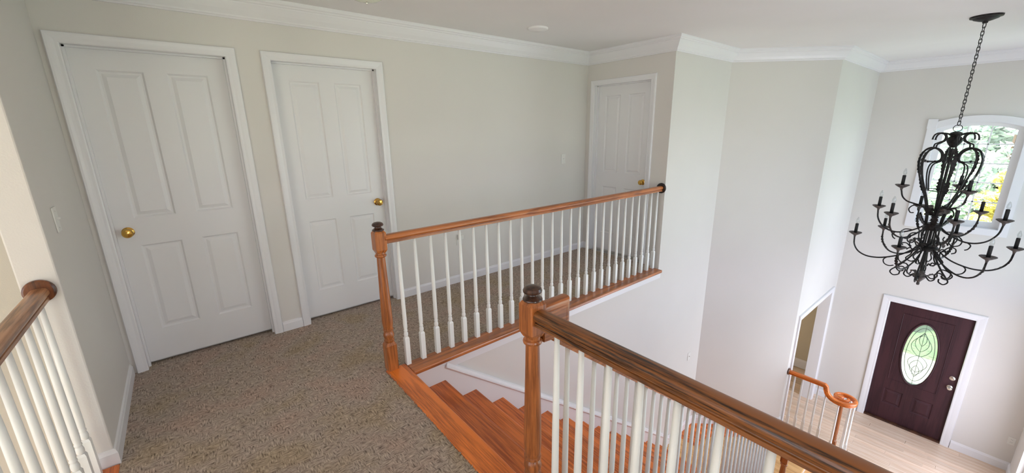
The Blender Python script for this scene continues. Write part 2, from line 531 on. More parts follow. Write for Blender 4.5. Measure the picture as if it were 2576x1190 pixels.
# floors
T = 0.0
carpet = MB()
carpet.prism([(0.095, Y_B), (1.388, Y_B), (1.388, -1.075), (X_END, -1.075), (X_END, 0.10), (X_L1 - 0.01, 0.10), (X_L1 - 0.01, Y_L), (0.095, Y_L)], -0.03, T)
fl = struct(carpet.build('floor_upper', CARPET))
# ragged tufts where the carpet meets the wood edge
mb = MB()
rng = random.Random(3)
for i in range(900):
    y = rng.uniform(-4.2, -1.12)
    x = 1.388 + rng.uniform(-0.004, 0.003)
    s_, h = rng.uniform(0.003, 0.007), rng.uniform(0.004, 0.010)
    mb.add([(x - s_, y - s_, -0.004), (x + s_, y - s_, -0.004), (x + s_ * 0.6, y + s_, -0.004), (x + rng.uniform(-.004, .004), y, h)], [(0, 1, 3), (1, 2, 3), (2, 0, 3)])
tf = mb.build('carpet_fringe', CARPET, fl); tf['kind'] = 'stuff'
struct(MB().box(0.0, 1.46, Y_B, Y_ST + 0.105, -0.30, -0.032).box(0.0, X_END + .1, Y_ST + 0.105, 0.16, -0.30, -0.032).build('floor_slab', WALL))
low = struct(MB().box(-5.3, 9.6, Y_B, 2.2, F - 0.12, F - 0.012).build('floor_lower', OAKFL))
# foyer floorboards, laid along y
rng = random.Random(11)
PW = 0.082
plank_mesh = {}
nx_ = int((9.5 - 5.0) / PW)
count = 0
for i in range(nx_):
    x = 5.0 + i * PW
    y = -4.22 - rng.uniform(0, 0.8)
    while y < -1.2 and count < 298:
        L = rng.choice((0.75, 1.05, 1.35, 1.7))
        y1 = y + L
        ya, yb = max(y, -4.225), y1
        ymax = -1.2 if x > 7.0 else -1.2
        yb = min(yb, ymax)
        if yb - ya > 0.05 and not (x + PW < 5.2 and False):
            key = round(yb - ya, 2)
            if key not in plank_mesh:
                b = MB(); b.box(0.0006, PW - 0.0006, 0.0006, key - 0.0006, -0.0125, 0.0)
                me = bpy.data.meshes.new('plank'); me.from_pydata(b.v, [], b.f); me.materials.append(PLANK); me.update()
                plank_mesh[key] = me
            o = link('plank', plank_mesh[key], low, (x, ya, F))
            count += 1
        y = y1
# ceiling, crown, baseboards
CR = [(0, 0), (0.012, 0), (0.016, 0.008), (0.022, 0.012), (0.022, 0.022), (0.028, 0.030), (0.042, 0.048), (0.056, 0.070), (0.066, 0.088), (0.066, 0.096),
      (0.074, 0.100), (0.078, 0.108), (0.088, 0.114), (0.092, 0.122), (0.092, 0.1365), (0, 0.1365)]
def crown(name, path):
    struct(MB().sweep([(x, y, CROWN) for x, y in path], CR).build(name, TRIM))
crown('trim_1', [(X_L1, Y_L), (X_L1, 0), (X_END, 0), (X_END, Y_ST), (X_I, Y_ST), (X_O, Y_O), (X_F, Y_O), (X_F, Y_R), (1.62, Y_R)])
BB = [(0, 0), (0.014, 0), (0.014, 0.062), (0.010, 0.070), (0.008, 0.078), (0.0, 0.082)]
def base(name, path, z, mat=None, prof=BB):
    struct(MB().sweep([(x, y, z) for x, y in path], prof).build(name, mat or TRIM))
CW = 0.438
base('baseboard_left', [(X_L0 + 0.03, Y_L), (X_L1, Y_L), (X_L1, -0.02)], 0)
base('baseboard_hall', [(D1C + CW, 0), (D2C - CW, 0)], 0)
base('baseboard_hall.001', [(D2C + CW, 0), (X_END, 0), (X_END, D3C + CW)], 0)
base('baseboard_end', [(X_END, D3C - CW), (X_END, -1.05)], 0)
BB2 = [(0, 0), (0.016, 0), (0.016, 0.10), (0.011, 0.112), (0.008, 0.125), (0, 0.13)]
base('baseboard_angled', [(5.15, Y_ST), (X_I, Y_ST), (X_O, Y_O), (X_O + 0.06, Y_O)], LAND, None, BB2)
base('baseboard_front', [(X_F, Y_O - 0.0), (X_F, DFC + DFH + 0.09)], F, None, BB2)
base('baseboard_front.001', [(X_F, DFC - DFH - 0.09), (X_F, Y_R), (1.7, Y_R)], F, None, BB2)
base('baseboard_dining', [(9.5, 2.0), (9.5, Y_O + 0.14)], F, None, [(u, v * 1.4) for u, v in BB2])

# ------------------------------------------------------------------ doors
CAS = [(0.0, 0.0), (0.0, -0.010), (0.006, -0.013), (0.018, -0.013), (0.030, -0.016), (0.044, -0.018), (0.054, -0.018), (0.058, -0.014), (0.060, 0.0)]
def casing(half, top, z0, prof, wscale=1.0):
    """mitred casing round an opening in local x/z; y is depth (negative = towards the room)"""
    mb = MB()
    rings = []
    for (x, z, sx, sz) in ((-half, z0, -1, 0), (-half, top, -1, 1), (half, top, 1, 1), (half, z0, 1, 0)):
        rings.append([(x + sx * u * wscale, d, z + sz * u * wscale) for u, d in prof])
    return mb.rings(rings, False, True)
def panel_mesh(x0, x1, z0, z1, yf, mat, parent, rings=((0, 0.0), (0.010, 0.009), (0.020, 0.009), (0.040, 0.002))):
    rr = []
    for ins, d in rings:
        rr.append([(x0 + ins, yf + d, z0 + ins), (x1 - ins, yf + d, z0 + ins), (x1 - ins, yf + d, z1 - ins), (x0 + ins, yf + d, z1 - ins)])
    mb = MB().rings(rr, False, False)
    n = len(mb.v)
    mb.f.append((n - 4, n - 3, n - 2, n - 1)); mb.sm.append(False)
    return mb.build('panel', mat, parent)
def knob(parent, x, z, yf, mat, side=1):
    k = MB().lathe([(0.032, 0.0), (0.032, -0.004), (0.026, -0.009), (0.012, -0.012), (0.010, -0.026), (0.014, -0.032), (0.024, -0.038), (0.0285, -0.047),
                    (0.028, -0.056), (0.022, -0.063), (0.010, -0.066), (0.0, -0.0665)], 24, (x, yf, z), 'y').build('knob', mat, parent)
    return k
def hall_door(name, label, loc, rotz, knob_side):
    d = thing(name, label, 'door', loc, rotz)
    d['kind'] = 'structure'
    hw, top, yf = 0.3775, 2.0345, 0.066
    PX = ((-0.267, -0.055), (0.055, 0.267)); PZ = ((0.245, 0.840), (1.020, 1.915))
    leaf = MB()
    zb = 0.022
    xs = [-hw, PX[0][0], PX[0][1], PX[1][0], PX[1][1], hw]
    zs = [zb, PZ[0][0], PZ[0][1], PZ[1][0], PZ[1][1], top]
    for i in range(5):
        for j in range(5):
            if i in (1, 3) and j in (1, 3):
                leaf.box(xs[i], xs[i + 1], yf + 0.012, yf + 0.035, zs[j], zs[j + 1])
    for a, b in ((0, 1), (2, 3), (4, 5)):
        leaf.box(xs[a], xs[b], yf, yf + 0.035, zb, top)
    for i in (1, 3):
        for j in (0, 2, 4):
            leaf.box(xs[i], xs[i + 1], yf, yf + 0.035, zs[j], zs[j + 1])
    lf = leaf.build('door_leaf', DOORM, d)
    for a in PX:
        for c in PZ:
            panel_mesh(a[0], a[1], c[0], c[1], yf, DOORM, lf)
    casing(0.378, 2.035, 0.0, CAS).build('casing', TRIM, d)
    j = MB()
    j.box(-0.392, -0.378, -0.002, 0.11, 0, 2.045); j.box(0.378, 0.392, -0.002, 0.11, 0, 2.045); j.box(-0.392, 0.392, -0.002, 0.11, 2.035, 2.0449)
    j.box(-0.378, -0.367, 0.040, yf - 0.0005, 0, 2.035); j.box(0.367, 0.378, 0.040, yf - 0.0005, 0, 2.035); j.box(-0.378, 0.378, 0.040, yf - 0.0005, 2.025, 2.035)
    j.build('jamb', TRIM, d)
    knob(lf, knob_side * 0.310, 0.936, yf, BRASS)
    
    return d
hall_door('door_1', 'white four-panel interior door beside the left corner, knob on its left', (D1C, 0, 0), 0, -1)
hall_door('door_2', 'white four-panel interior door behind the first newel, knob on its right', (D2C, 0, 0), 0, 1)
hall_door('door_3', 'white four-panel door at the far end of the hall behind balusters', (X_END, D3C, 0), R(-90), 1)

# front door with oval leaded glass
fd = thing('door_4', 'dark brown front door with an oval leaded glass pane', 'door', (X_F, DFC, F), R(-90))
fd['kind'] = 'structure'
hw, top, yf = 0.444, 2.030, 0.035
OZ, OA, OB = 1.276, 0.186, 0.515
leaf = MB()
PXf = ((-0.283, -0.062), (0.056, 0.277)); PZf = (0.305, 0.570)
zmid = 0.700
xs = [-hw, PXf[0][0], PXf[0][1], PXf[1][0], PXf[1][1], hw]
zs = [0.03, PZf[0], PZf[1], zmid]
for a, b in ((0, 1), (2, 3), (4, 5)):
    leaf.box(xs[a], xs[b], yf, yf + 0.045, 0.03, zmid)
for i in (1, 3):
    for j in (0, 2):
        leaf.box(xs[i], xs[i + 1], yf, yf + 0.045, zs[j], zs[j + 1])
    leaf.box(xs[i], xs[i + 1], yf + 0.012, yf + 0.045, zs[1], zs[2])
# upper part with the oval hole
ne = 64
def rect_pt(a):
    c, s_ = math.cos(a), math.sin(a)
    hx, z0, z1 = hw, zmid - OZ, top - OZ
    tt = 1e9
    if abs(c) > 1e-9: tt = min(tt, hx / abs(c))
    if s_ > 1e-9: tt = min(tt, z1 / s_)
    if s_ < -1e-9: tt = min(tt, z0 / s_)
    return (c * tt, OZ + s_ * tt)
angs = sorted([2 * math.pi * k / ne for k in range(ne)] + [math.atan2(zz - OZ, xx) % (2 * math.pi) for xx in (-hw, hw) for zz in (zmid, top)])
fr_o, fr_i, bk_o, bk_i = [], [], [], []
for a in angs:
    # same angle on rectangle and ellipse
    rx, rz = rect_pt(a)
    k_ = 1 / math.sqrt((math.cos(a) / OA) ** 2 + (math.sin(a) / OB) ** 2)
    ex, ez = math.cos(a) * k_, OZ + math.sin(a) * k_
    fr_o.append((rx, yf, rz)); fr_i.append((ex, yf, ez)); bk_o.append((rx, yf + 0.045, rz)); bk_i.append((ex, yf + 0.045, ez))
leaf.rings([fr_o, fr_i, bk_i, bk_o, fr_o], False, False)
lf = leaf.build('door_leaf', DARKDOOR, fd)
for a in PXf:
    panel_mesh(a[0], a[1], PZf[0], PZf[1], yf, DARKDOOR, lf, ((0, 0), (0.012, 0.010), (0.026, 0.010), (0.05, 0.0)))
# mouldings: rectangle round the glass field, oval frame
def oval(sa, sb, y, n=64):
    return [(sa * math.cos(2 * math.pi * k / n), y, OZ + sb * math.sin(2 * math.pi * k / n)) for k in range(n)]
mo = MB()
mo.tube([(-0.27, yf, 0.745), (0.27, yf, 0.745), (0.27, yf, 1.88), (-0.27, yf, 1.88), (-0.27, yf, 0.745)], 0.006, 6)
mo.build('field_moulding', DARKDOOR, lf)
MB().tube(oval(OA + 0.004, OB + 0.004, yf - 0.004), 0.013, 8, True).build('oval_frame', DARKDOOR, lf)
gl = MB()
gl.v = oval(OA + 0.004, OB + 0.004, yf + 0.020); gl.f = [tuple(range(64))]; gl.sm = [False]
pane = gl.build('oval_pane', FROST, lf)
yc = yf + 0.016
cm = MB()
cm.tube(oval(OA * 0.80, OB * 0.86, yc), 0.0042, 5, True)
cm.tube([(0, yc, OZ - OB), (0.0, yc, OZ - 0.30)], 0.003, 5); cm.tube([(0, yc, OZ + 0.34), (0, yc, OZ + OB)], 0.003, 5)
def leaf_outline(cx, cz, wd, h, s_):   # s_=1 tip up
    pts = []
    for k in range(25):
        t = k / 24
        a = math.pi * t
        pts.append((cx + wd * math.sin(a) ** 0.8 * (1 - 0.25 * t) if True else 0, yc, cz + s_ * (t * h)))
    left = [(2 * cx - p[0], p[1], p[2]) for p in pts]
    return pts, left
for (wd, h, zb, s_) in ((0.125, 0.36, OZ - 0.03, 1), (0.085, 0.30, OZ + 0.055, 1), (0.045, 0.22, OZ + 0.15, 1), (0.12, 0.28, OZ - 0.01, -1), (0.085, 0.26, OZ - 0.085, -1), (0.045, 0.19, OZ - 0.18, -1)):
    a, b = leaf_outline(0, zb, wd, h, s_)
    cm.tube(a, 0.0038, 5); cm.tube(b, 0.0038, 5)
cm.tube([(0, yc, OZ - 0.36), (0, yc, OZ + 0.36)], 0.0034, 5)
for zz in (0.36, 0.03, -0.36):
    k_ = OA * math.sqrt(1 - (zz / OB) ** 2)
    for sx in (-1, 1):
        cm.tube([(sx * k_, yc, OZ + zz), (sx * (0.10 if abs(zz) < 0.1 else 0.05), yc, OZ + zz + (0.0 if abs(zz) > 0.1 else -0.01))], 0.0022, 5)
for i in range(26):
    zz = -0.26 + 0.5 * i / 25
    sx = -1 if i % 2 else 1
    x = 0.022 + 0.06 * rng.random()
    cm.tube([(sx * x, yc, OZ + zz), (sx * (x + 0.03), yc, OZ + zz + 0.008)], 0.0016, 4)
cm.build('lead_came', CAME, pane)
CASF = [(u * 1.55, d * 1.25) for u, d in CAS]
casing(0.447, 2.035, 0.0, CASF).build('casing', TRIM, fd)
j = MB()
j.box(-0.455, -0.446, -0.002, 0.16, 0, 2.045); j.box(0.446, 0.455, -0.002, 0.16, 0, 2.045); j.box(-0.455, 0.455, -0.002, 0.16, 2.034, 2.0449)
j.build('jamb', TRIM, fd)
MB().box(-0.446, 0.446, -0.01, 0.16, 0.0, 0.028).build('threshold', CAPM, fd)
for zz, nm in ((1.079, 'deadbolt'), (0.929, None)):
    if nm:
        MB().lathe([(0.034, 0), (0.034, -0.006), (0.030, -0.012), (0.018, -0.016), (0.016, -0.022), (0.0, -0.023)], 24, (0.385, yf, zz), 'y').build(nm, NICKEL, lf)
    else:
        knob(lf, 0.385, zz, yf, NICKEL)

# arched window above the front door
wn = thing('window_1', 'arched window with white muntins above the front door', 'window', (X_F, WC, 0), R(-90))
wn['kind'] = 'structure'
def arch_ring(half, z0, z_edge, rise, n=16):
    pts = [(-half, z0)]
    pts += [(-half + 2 * half * k / n, arc(-half + 2 * half * k / n, half, z_edge, rise)) for k in range(n + 1)]
    pts.append((half, z0))
    return pts
def arch_band(mb, a, b, y0, y1):
    """band between two outlines with the same point count; local x/z, y depth"""
    n = len(a)
    A0 = [(x, y0, z) for x, z in a]; B0 = [(x, y0, z) for x, z in b]; A1 = [(x, y1, z) for x, z in a]; B1 = [(x, y1, z) for x, z in b]
    return mb.rings([A0, B0, B1, A1, A0], False, False)
og, of = arch_ring(0.327, 0.250, 1.445, 0.062), arch_ring(0.400, 0.170, 1.470, 0.085)
arch_band(MB(), og, of, 0.07, 0.115).build('sash', TRIM, wn)
oc_i, oc_o = arch_ring(0.400, 0.170, 1.470, 0.085), arch_ring(0.488, 0.085, 1.530, 0.108)
jl = MB(); arch_band(jl, [(x * 0.985, z) for x, z in oc_i], [(x * 1.0, z) for x, z in oc_i], -0.005, 0.15)
jl.box(-0.40, 0.40, -0.005, 0.15, 0.155, 0.171)
jl.build('window_jamb', TRIM, wn)
arch_band(MB(), oc_i, oc_o, -0.020, 0.0).build('casing', TRIM, wn)
for sx in (-1, 1):
    MB().box(sx * 0.398, sx * 0.496, -0.026, 0.0, 1.475, 1.602).build('corner_block', TRIM, wn, bevel=0.004)
for x in (-0.1067, 0.1067):
    MB().box(x - 0.007, x + 0.007, 0.080, 0.105, 0.25, arc(x, 0.327, 1.445, 0.062)).build('muntin', TRIM, wn)
for z in (0.507, 0.765, 1.018, 1.268):
    MB().box(-0.327, 0.327, 0.080, 0.105, z - 0.007, z + 0.007).build('muntin', TRIM, wn)
p = MB(); p.v = [(x, 0.092, z) for x, z in og]; p.f = [tuple(range(len(og)))]; p.sm = [False]
p.build('pane', PANE, wn)
# unseen windows that bring the daylight: frames with muntins
def plain_window(name, x0, x1, z0, z1, y, cols, rows, label):
    wd = thing(name, label, 'window', ((x0 + x1) / 2, y, z0))
    wd['kind'] = 'structure'
    h = (x1 - x0) / 2; H = z1 - z0
    f = MB(); wall_boxes(f, 'y', -0.03, 0.03, -h, h, 0, H, [(-h + 0.05, h - 0.05, 0.05, H - 0.05)])
    f.build('frame', TRIM, wd)
    for i in range(1, cols):
        x = -h + 2 * h * i / cols
        MB().box(x - 0.02, x + 0.02, -0.02, 0.02, 0.05, H - 0.05).build('muntin', TRIM, wd)
    for i in range(1, rows):
        z = H * i / rows
        MB().box(-h + 0.05, h - 0.05, -0.02, 0.02, z - 0.015, z + 0.015).build('muntin', TRIM, wd)
plain_window('added_window_2', -4.7, -1.9, -2.1, 2.3, Y_B + 0.05, 4, 4, 'added tall family room window wall, out of view behind the landing')
plain_window('added_window_3', 0.3, 1.2, 0.6, 1.9, Y_B + 0.05, 2, 2, 'added small window, out of view at the end of the landing')
plain_window('added_window_4', 2.9, 5.5, -0.55, 1.85, Y_R - 0.08, 3, 3, 'added high side window of the foyer, out of view')
plain_window('added_window_5', 6.4, 8.1, F + 0.3, F + 2.3, Y_R - 0.08, 3, 2, 'added low side window of the foyer, out of view')
plain_window('window_7', 6.95, 8.55, -0.65, 1.95, Y_R - 0.08, 2, 3, 'tall side window of the foyer near the front door')
plain_window('added_window_6', 6.9, 8.6, F + 0.5, F + 2.0, 2.10, 3, 2, 'added dining room window, out of view beyond the cased opening')

# cased opening to the dining room
op = thing('door_5', 'white cased opening between the foyer and the dining room', 'doorway', ((OP[0] + OP[1]) / 2, Y_O, F))
op['kind'] = 'structure'
hop = (OP[1] - OP[0]) / 2; hz = OP[2] - F
casing(hop - 0.012, hz - 0.012, 0.0, [(u * 1.45, d * 1.3) for u, d in CAS]).build('casing', TRIM, op)
j = MB(); j.box(-hop, -hop + 0.014, -0.002, 0.142, 0, hz); j.box(hop - 0.014, hop, -0.002, 0.142, 0, hz); j.box(-hop, hop, -0.002, 0.142, hz - 0.014, hz)
j.build('jamb', TRIM, op)

# ------------------------------------------------------------------ stairs
st = thing('staircase', 'stained oak staircase running down along the white stair wall', 'staircase', (XN, -1.8, F))
L0 = Vector((XN, -1.8, F))
SY0, SY1 = -1.135, -2.52         # across the flight
def stair_part(mb, name, mat, bevel=0.0):
    mb.v = [(x - L0.x, y - L0.y, z - L0.z) for x, y, z in mb.v]
    return mb.build(name, mat, st, bevel=bevel)
for k in range(1, 14):
    z = -k * RISE
    x0, x1 = XN + (k - 1) * RUN - 0.03, XN + k * RUN
    stair_part(MB().box(x0, x1, SY0 - 0.02, SY1, z - 0.027, z), 'tread', TREAD_Y, 0.009)
for k in range(0, 14):
    z = -k * RISE
    x = XN + k * RUN - 0.028
    stair_part(MB().box(x - 0.018, x, SY0 - 0.02, SY1 + 0.02, z - RISE, z - 0.028), 'riser', TREAD_Y)
# landing platform and starting step
XL0 = XN + 13 * RUN - 0.03
pl = MB().prism([(XL0, Y_ST - 0.002), (X_I + 0.0, Y_ST - 0.002), (X_O, Y_O - 0.002), (6.80, Y_O - 0.002), (6.80, -2.50), (XL0, -2.50)], LAND - 0.03, LAND)
stair_part(pl, 'platform', PLATF, 0.008)
bd = MB().prism([(XL0 + 0.6, Y_ST - 0.003), (X_I, Y_ST - 0.003), (X_O, Y_O - 0.003), (6.78, Y_O - 0.003), (6.60, Y_O - 0.16), (X_I - 0.10, Y_ST - 0.30), (XL0 + 0.6, Y_ST - 0.30)], LAND, LAND + 0.004)
stair_part(bd, 'platform_border', TREAD_Y)
step = [(5.2, -2.45), (7.02, -2.45)] + [(6.96 + 0.17 * math.cos(a), -2.60 + 0.17 * math.sin(a)) for a in [R(40 - 13 * i) for i in range(11)]] + [(6.86, -2.77), (5.2, -2.77)]
stair_part(MB().prism(step, LAND - 0.24, LAND - 0.21), 'starting_step', PLATF, 0.008)
s2 = [(5.22, -2.45), (7.0, -2.45)] + [(6.96 + 0.15 * math.cos(a), -2.60 + 0.15 * math.sin(a)) for a in [R(40 - 13 * i) for i in range(11)]] + [(6.86, -2.75), (5.22, -2.75)]
stair_part(MB().prism(s2, F, LAND - 0.24), 'starting_riser', TRIM)
stair_part(MB().prism([(XL0 + 0.03, Y_ST - 0.004), (X_I, Y_ST - 0.004), (X_O, Y_O - 0.004), (6.79, Y_O - 0.004), (6.79, -2.47), (XL0 + 0.03, -2.47)], F, LAND - 0.03), 'platform_apron', TRIM)
# outer string under the open side
ou = MB()
poly = [(XN, -0.05), (XN + 13 * RUN, -13 * RISE - 0.05), (XN + 13 * RUN, F), (XN, F)]
ou.rings([[(x, -2.47, z) for x, z in poly], [(x, -2.50, z) for x, z in poly]], False, True)
stair_part(ou, 'outer_string', TRIM)
# skirt board with a moulded top edge on the wall side
sk = MB()
SL = RISE / RUN
top0 = -0.075
def sk_z(x): return -0.075 - 0.752 * (x - 1.775)
xa, xb = 1.50, 5.15
poly = [(xa, -0.03), (1.715, -0.03), (xb, sk_z(xb)), (xb, sk_z(xb) - 0.55), (xa, -0.9)]
sk.rings([[(x, Y_ST - 0.034, z) for x, z in poly], [(x, Y_ST - 0.0005, z) for x, z in poly]], False, True)
stair_part(sk, 'skirt_board', TRIM)
cap = MB()
cap.sweep([(1.79, Y_ST - 0.002, sk_z(1.79)), (xb, Y_ST - 0.002, sk_z(xb))], [(0, -0.012), (0.040, -0.012), (0.046, -0.004), (0.044, 0.006), (0.036, 0.012), (0.032, 0.024), (0.018, 0.030), (0, 0.030)])
stair_part(cap, 'skirt_moulding', TRIM)
# fascia below the balustrade line and below the landing edge
struct(MB().box(1.495, X_END, Y_ST - 0.030, Y_ST, -0.115, -0.028).box(1.44, 1.50, Y_B, -2.45, -0.29, -0.028).build('trim_2', TRIM))

# wood edge boards (nosings)
tag(MB().box(1.388, XN, Y_R, -1.075, -0.028, 0.006).build('landing_nosing', WOOD_Y, bevel=0.010), 'wide stained oak nosing board along the top of the stairs', 'floor trim')
tag(MB().box(XN - 0.001, X_END - 0.02 - 0.04, -1.215, -1.070, -0.028, 0.0055).build('balustrade_nosing', WOOD_X, bevel=0.010), 'long stained oak board under the hall balusters', 'floor trim')
tag(MB().box(-0.045, 0.097, Y_B, Y_L - 0.016, -0.028, 0.006).build('landing_nosing', WOOD_Y, bevel=0.010), 'stained oak board at the foot of the left stub wall', 'floor trim')

# ------------------------------------------------------------------ balustrades
RP_half = [(0.0, 0.0310), (0.012, 0.0302), (0.0200, 0.0278), (0.0250, 0.0232), (0.0268, 0.0195), (0.0272, 0.0150), (0.0288, 0.0125), (0.0292, 0.0050), (0.0278, -0.0015), (0.0245, -0.0062), (0.0195, -0.0090), (0.0180, -0.0120), (0.0185, -0.0155), (0.0220, -0.0175), (0.0228, -0.0310)]
RP_half = [(u, v * 0.9) for u, v in RP_half]
RP = [(-u, v) for u, v in RP_half[::-1]][:-1] + RP_half
RAILH = 0.899                     # centre line height
def baluster_mesh(name, h, sq=0.205, half=0.0155):
    """square foot, turned ring and vase, tapering shaft"""
    mb = MB()
    c = 0.006
    def ring8(a, z): 
        return [(-a, -a, z), (a, -a, z), (a, a, z), (-a, a, z)]
    mb.rings([ring8(half, 0), ring8(half, sq - 0.012), ring8(half * 0.72, sq)], False, True)
    mb.lathe([(0.0105, sq - 0.003), (0.0125, sq + 0.004), (0.0145, sq + 0.010), (0.0150, sq + 0.020), (0.0125, sq + 0.032), (0.0100, sq + 0.038), (0.0135, sq + 0.042), (0.0135, sq + 0.047),
              (0.0105, sq + 0.052), (0.0128, sq + 0.064), (0.0138, sq + 0.085), (0.0128, sq + (h - sq) * 0.45), (0.0092, h)], 12)
    me = bpy.data.meshes.new(name)
    me.from_pydata(mb.v, [], mb.f); me.polygons.foreach_set('use_smooth', mb.sm)
    me.materials.append(BALW); me.update()
    return me
def newel(parent, x, y, z0, blk0=0.812, blk1=0.958, name='newel_post', zfoot=0.0):
    s_ = 0.0352
    def sq(a, z): return [(x - a, y - a, z), (x + a, y - a, z), (x + a, y + a, z), (x - a, y + a, z)]
    d = blk0 - 0.80
    o = MB().lathe([(0.027, z0 + 0.203), (0.033, z0 + 0.212), (0.034, z0 + 0.220), (0.027, z0 + 0.226), (0.033, z0 + 0.240), (0.0355, z0 + 0.255), (0.031, z0 + 0.275), (0.024, z0 + 0.285), (0.034, z0 + 0.290), (0.034, z0 + 0.297),
                (0.029, z0 + 0.301), (0.033, z0 + 0.325), (0.0345, z0 + 0.36), (0.033, z0 + 0.46), (0.029, z0 + 0.62 + d * .6), (0.0255, z0 + 0.765 + d), (0.0255, z0 + 0.772 + d), (0.034, z0 + 0.777 + d), (0.036, z0 + 0.784 + d), (0.034, z0 + 0.790 + d), (0.029, z0 + 0.794 + d), (0.029, z0 + 0.806 + d)],
               20, (x, y, 0)).build('newel_post', WOOD_Z, parent)
    MB().rings([sq(s_, z0 + zfoot), sq(s_, z0 + 0.185), sq(s_ * 0.70, z0 + 0.207)], False, True).build('foot_block', WOOD_Z, o, bevel=0.003)
    MB().rings([sq(s_ * 0.70, z0 + blk0), sq(s_, z0 + blk0 + 0.022), sq(s_, z0 + blk1 - 0.018), sq(s_ * 0.66, z0 + blk1)], False, True).build('head_block', WOOD_Z, o, bevel=0.003)
    c = z0 + blk1 - 0.958
    MB().lathe([(0.030, c + 0.951), (0.036, c + 0.957), (0.035, c + 0.961), (0.029, c + 0.964), (0.024, c + 0.969), (0.019, c + 0.973), (0.018, c + 0.977), (0.026, c + 0.980), (0.0335, c + 0.985), (0.0345, c + 0.991),
                (0.031, c + 0.999), (0.022, c + 1.005), (0.010, c + 1.008), (0.0, c + 1.0085)], 24, (x, y, 0)).build('finial', CAPM, o)
    return o
BAL = baluster_mesh('baluster', 0.869)

# balustrade A along the hall above the stairwell
ba = thing('balustrade', 'long hall balustrade with white balusters ending at a dark rosette on the end wall', 'balustrade', (1.435, LINE_A, 0))
def rel(mb, c):
    mb.v = [(x - c[0], y - c[1], z - c[2]) for x, y, z in mb.v]
    return mb
cA = (1.435, LINE_A, 0)
rel(MB().sweep([(1.46, LINE_A, RAILH), (X_END - 0.018, LINE_A, RAILH)], RP, True), cA).build('handrail', WOOD_X, ba)
newel(ba, 0.0, 0.012, 0.0, zfoot=0.005)
for i in range(27):
    link('baluster', BAL, ba, (1.543 + 0.1138 * i - cA[0], -0.010, 0.0052))
rel(MB().lathe([(0.0, -0.0), (0.052, -0.0), (0.056, -0.006), (0.055, -0.014), (0.046, -0.020), (0.0, -0.020)], 32, (X_END, LINE_A, RAILH + 0.004), 'x'), cA).build('rosette', ROSB, ba)

# balustrade B along the landing edge
bb = thing('balustrade', 'shade-darkened oak landing balustrade running from the newel at the stair head', 'balustrade', (LINE_B, N2Y, 0))
cB = (LINE_B, N2Y, 0)
rel(MB().sweep([(LINE_B, N2Y - 0.02, RAILH), (LINE_B, Y_R, RAILH)], RP, True), cB).build('handrail', RAIL_SHADE_Y, bb)
newel(bb, 0.0, 0.0, 0.0, zfoot=0.0055)
for i in range(14):
    link('baluster', BAL, bb, (0, -2.590 - 0.1075 * i - N2Y, 0.0057))

# left balustrade
bl = thing('balustrade', 'oak handrail with white balusters fixed to the left stub wall', 'balustrade', (LINE_L, Y_L, 0))
cL = (LINE_L, Y_L, 0)
rel(MB().sweep([(LINE_L, Y_L - 0.016, RAILH), (LINE_L, Y_B + .12, RAILH)], RP, True), cL).build('handrail', wood('pale_oak_rail', 'y', srgb(186, 132, 90), srgb(110, 68, 40), 0.32, 0.9, 36), bl)  # left rail in a paler oak tone than the hall rail
for i in range(40):
    link('baluster', BAL, bl, (0, -0.055 - 0.1135 * i, 0.006))
rel(MB().lathe([(0.0, 0.0), (0.046, 0.0), (0.050, -0.006), (0.049, -0.013), (0.042, -0.018), (0.0, -0.018)], 32, (LINE_L, Y_L, RAILH + 0.012), 'y'), cL).build('rosette', ROSD, bl)

# stair balustrade (open side of the flight)
bs = thing('balustrade', 'raking stair balustrade with close-set white balusters behind the landing rail', 'balustrade', (1.5, -2.468, 0))
cS = (1.5, -2.468, 0)
YS = -2.468
rc = lambda x: 0.762 - 0.752 * (x - 1.581)
XE = 5.215
arcp = [(1.4785, YS, 0.899), (1.589, YS, 0.899), (1.589, YS, rc(1.589) + 0.004), (XE, YS, rc(XE))]
def rail_sweep(path, prof, uv):
    """rail in a vertical plane: u across (constant), v square to the run"""
    pts = [Vector(p) for p in path]
    rings = []
    for i, p in enumerate(pts):
        t0 = (p - pts[i - 1]).normalized() if i else None
        t1 = (pts[i + 1] - p).normalized() if i < len(pts) - 1 else None
        tg = ((t0 or t1) + (t1 or t0)).normalized()
        v = uv.cross(tg)
        k = 1.0 / max(0.5, tg.dot(t0 or t1))
        rings.append([tuple(p + uv * u + v * (vv * k)) for u, vv in prof])
    return MB().rings(rings, True, True)
m_ = rail_sweep(arcp, RP, Vector((0, -1, 0)))
rel(m_, cS).build('handrail', WOOD_X, bs)
rel(MB().rings([[(x, YS - a, z) for x, z in ((1.479, 0.785 + b), (1.606 - b, 0.775 + b), (1.606 - b, 0.905 - b), (1.479, 0.905 - b))] for a, b in ((0.0285, 0.006), (0.0245, 0.0), (-0.0245, 0.0), (-0.0285, 0.006))], False, True), cS).build('easing_block', WOOD_X, bs)
offs = (0.018, 0.104, 0.190)
var = {}
for k in range(1, 14):
    for q, of_ in enumerate(offs):
        x = XN + (k - 1) * RUN + of_
        if x < 1.6 or x > 5.12: continue
        zt = rc(x) - 0.030
        z0 = -k * RISE
        if q not in var:
            var[q] = baluster_mesh('baluster', zt - z0 + 0.008, 0.20 + (0.0 if q == 0 else 0.0))
        link('baluster', var[q], bs, (x - cS[0], 0, z0))
newel(bs, 5.25 - cS[0], 0, LAND, 0.63, 0.87)

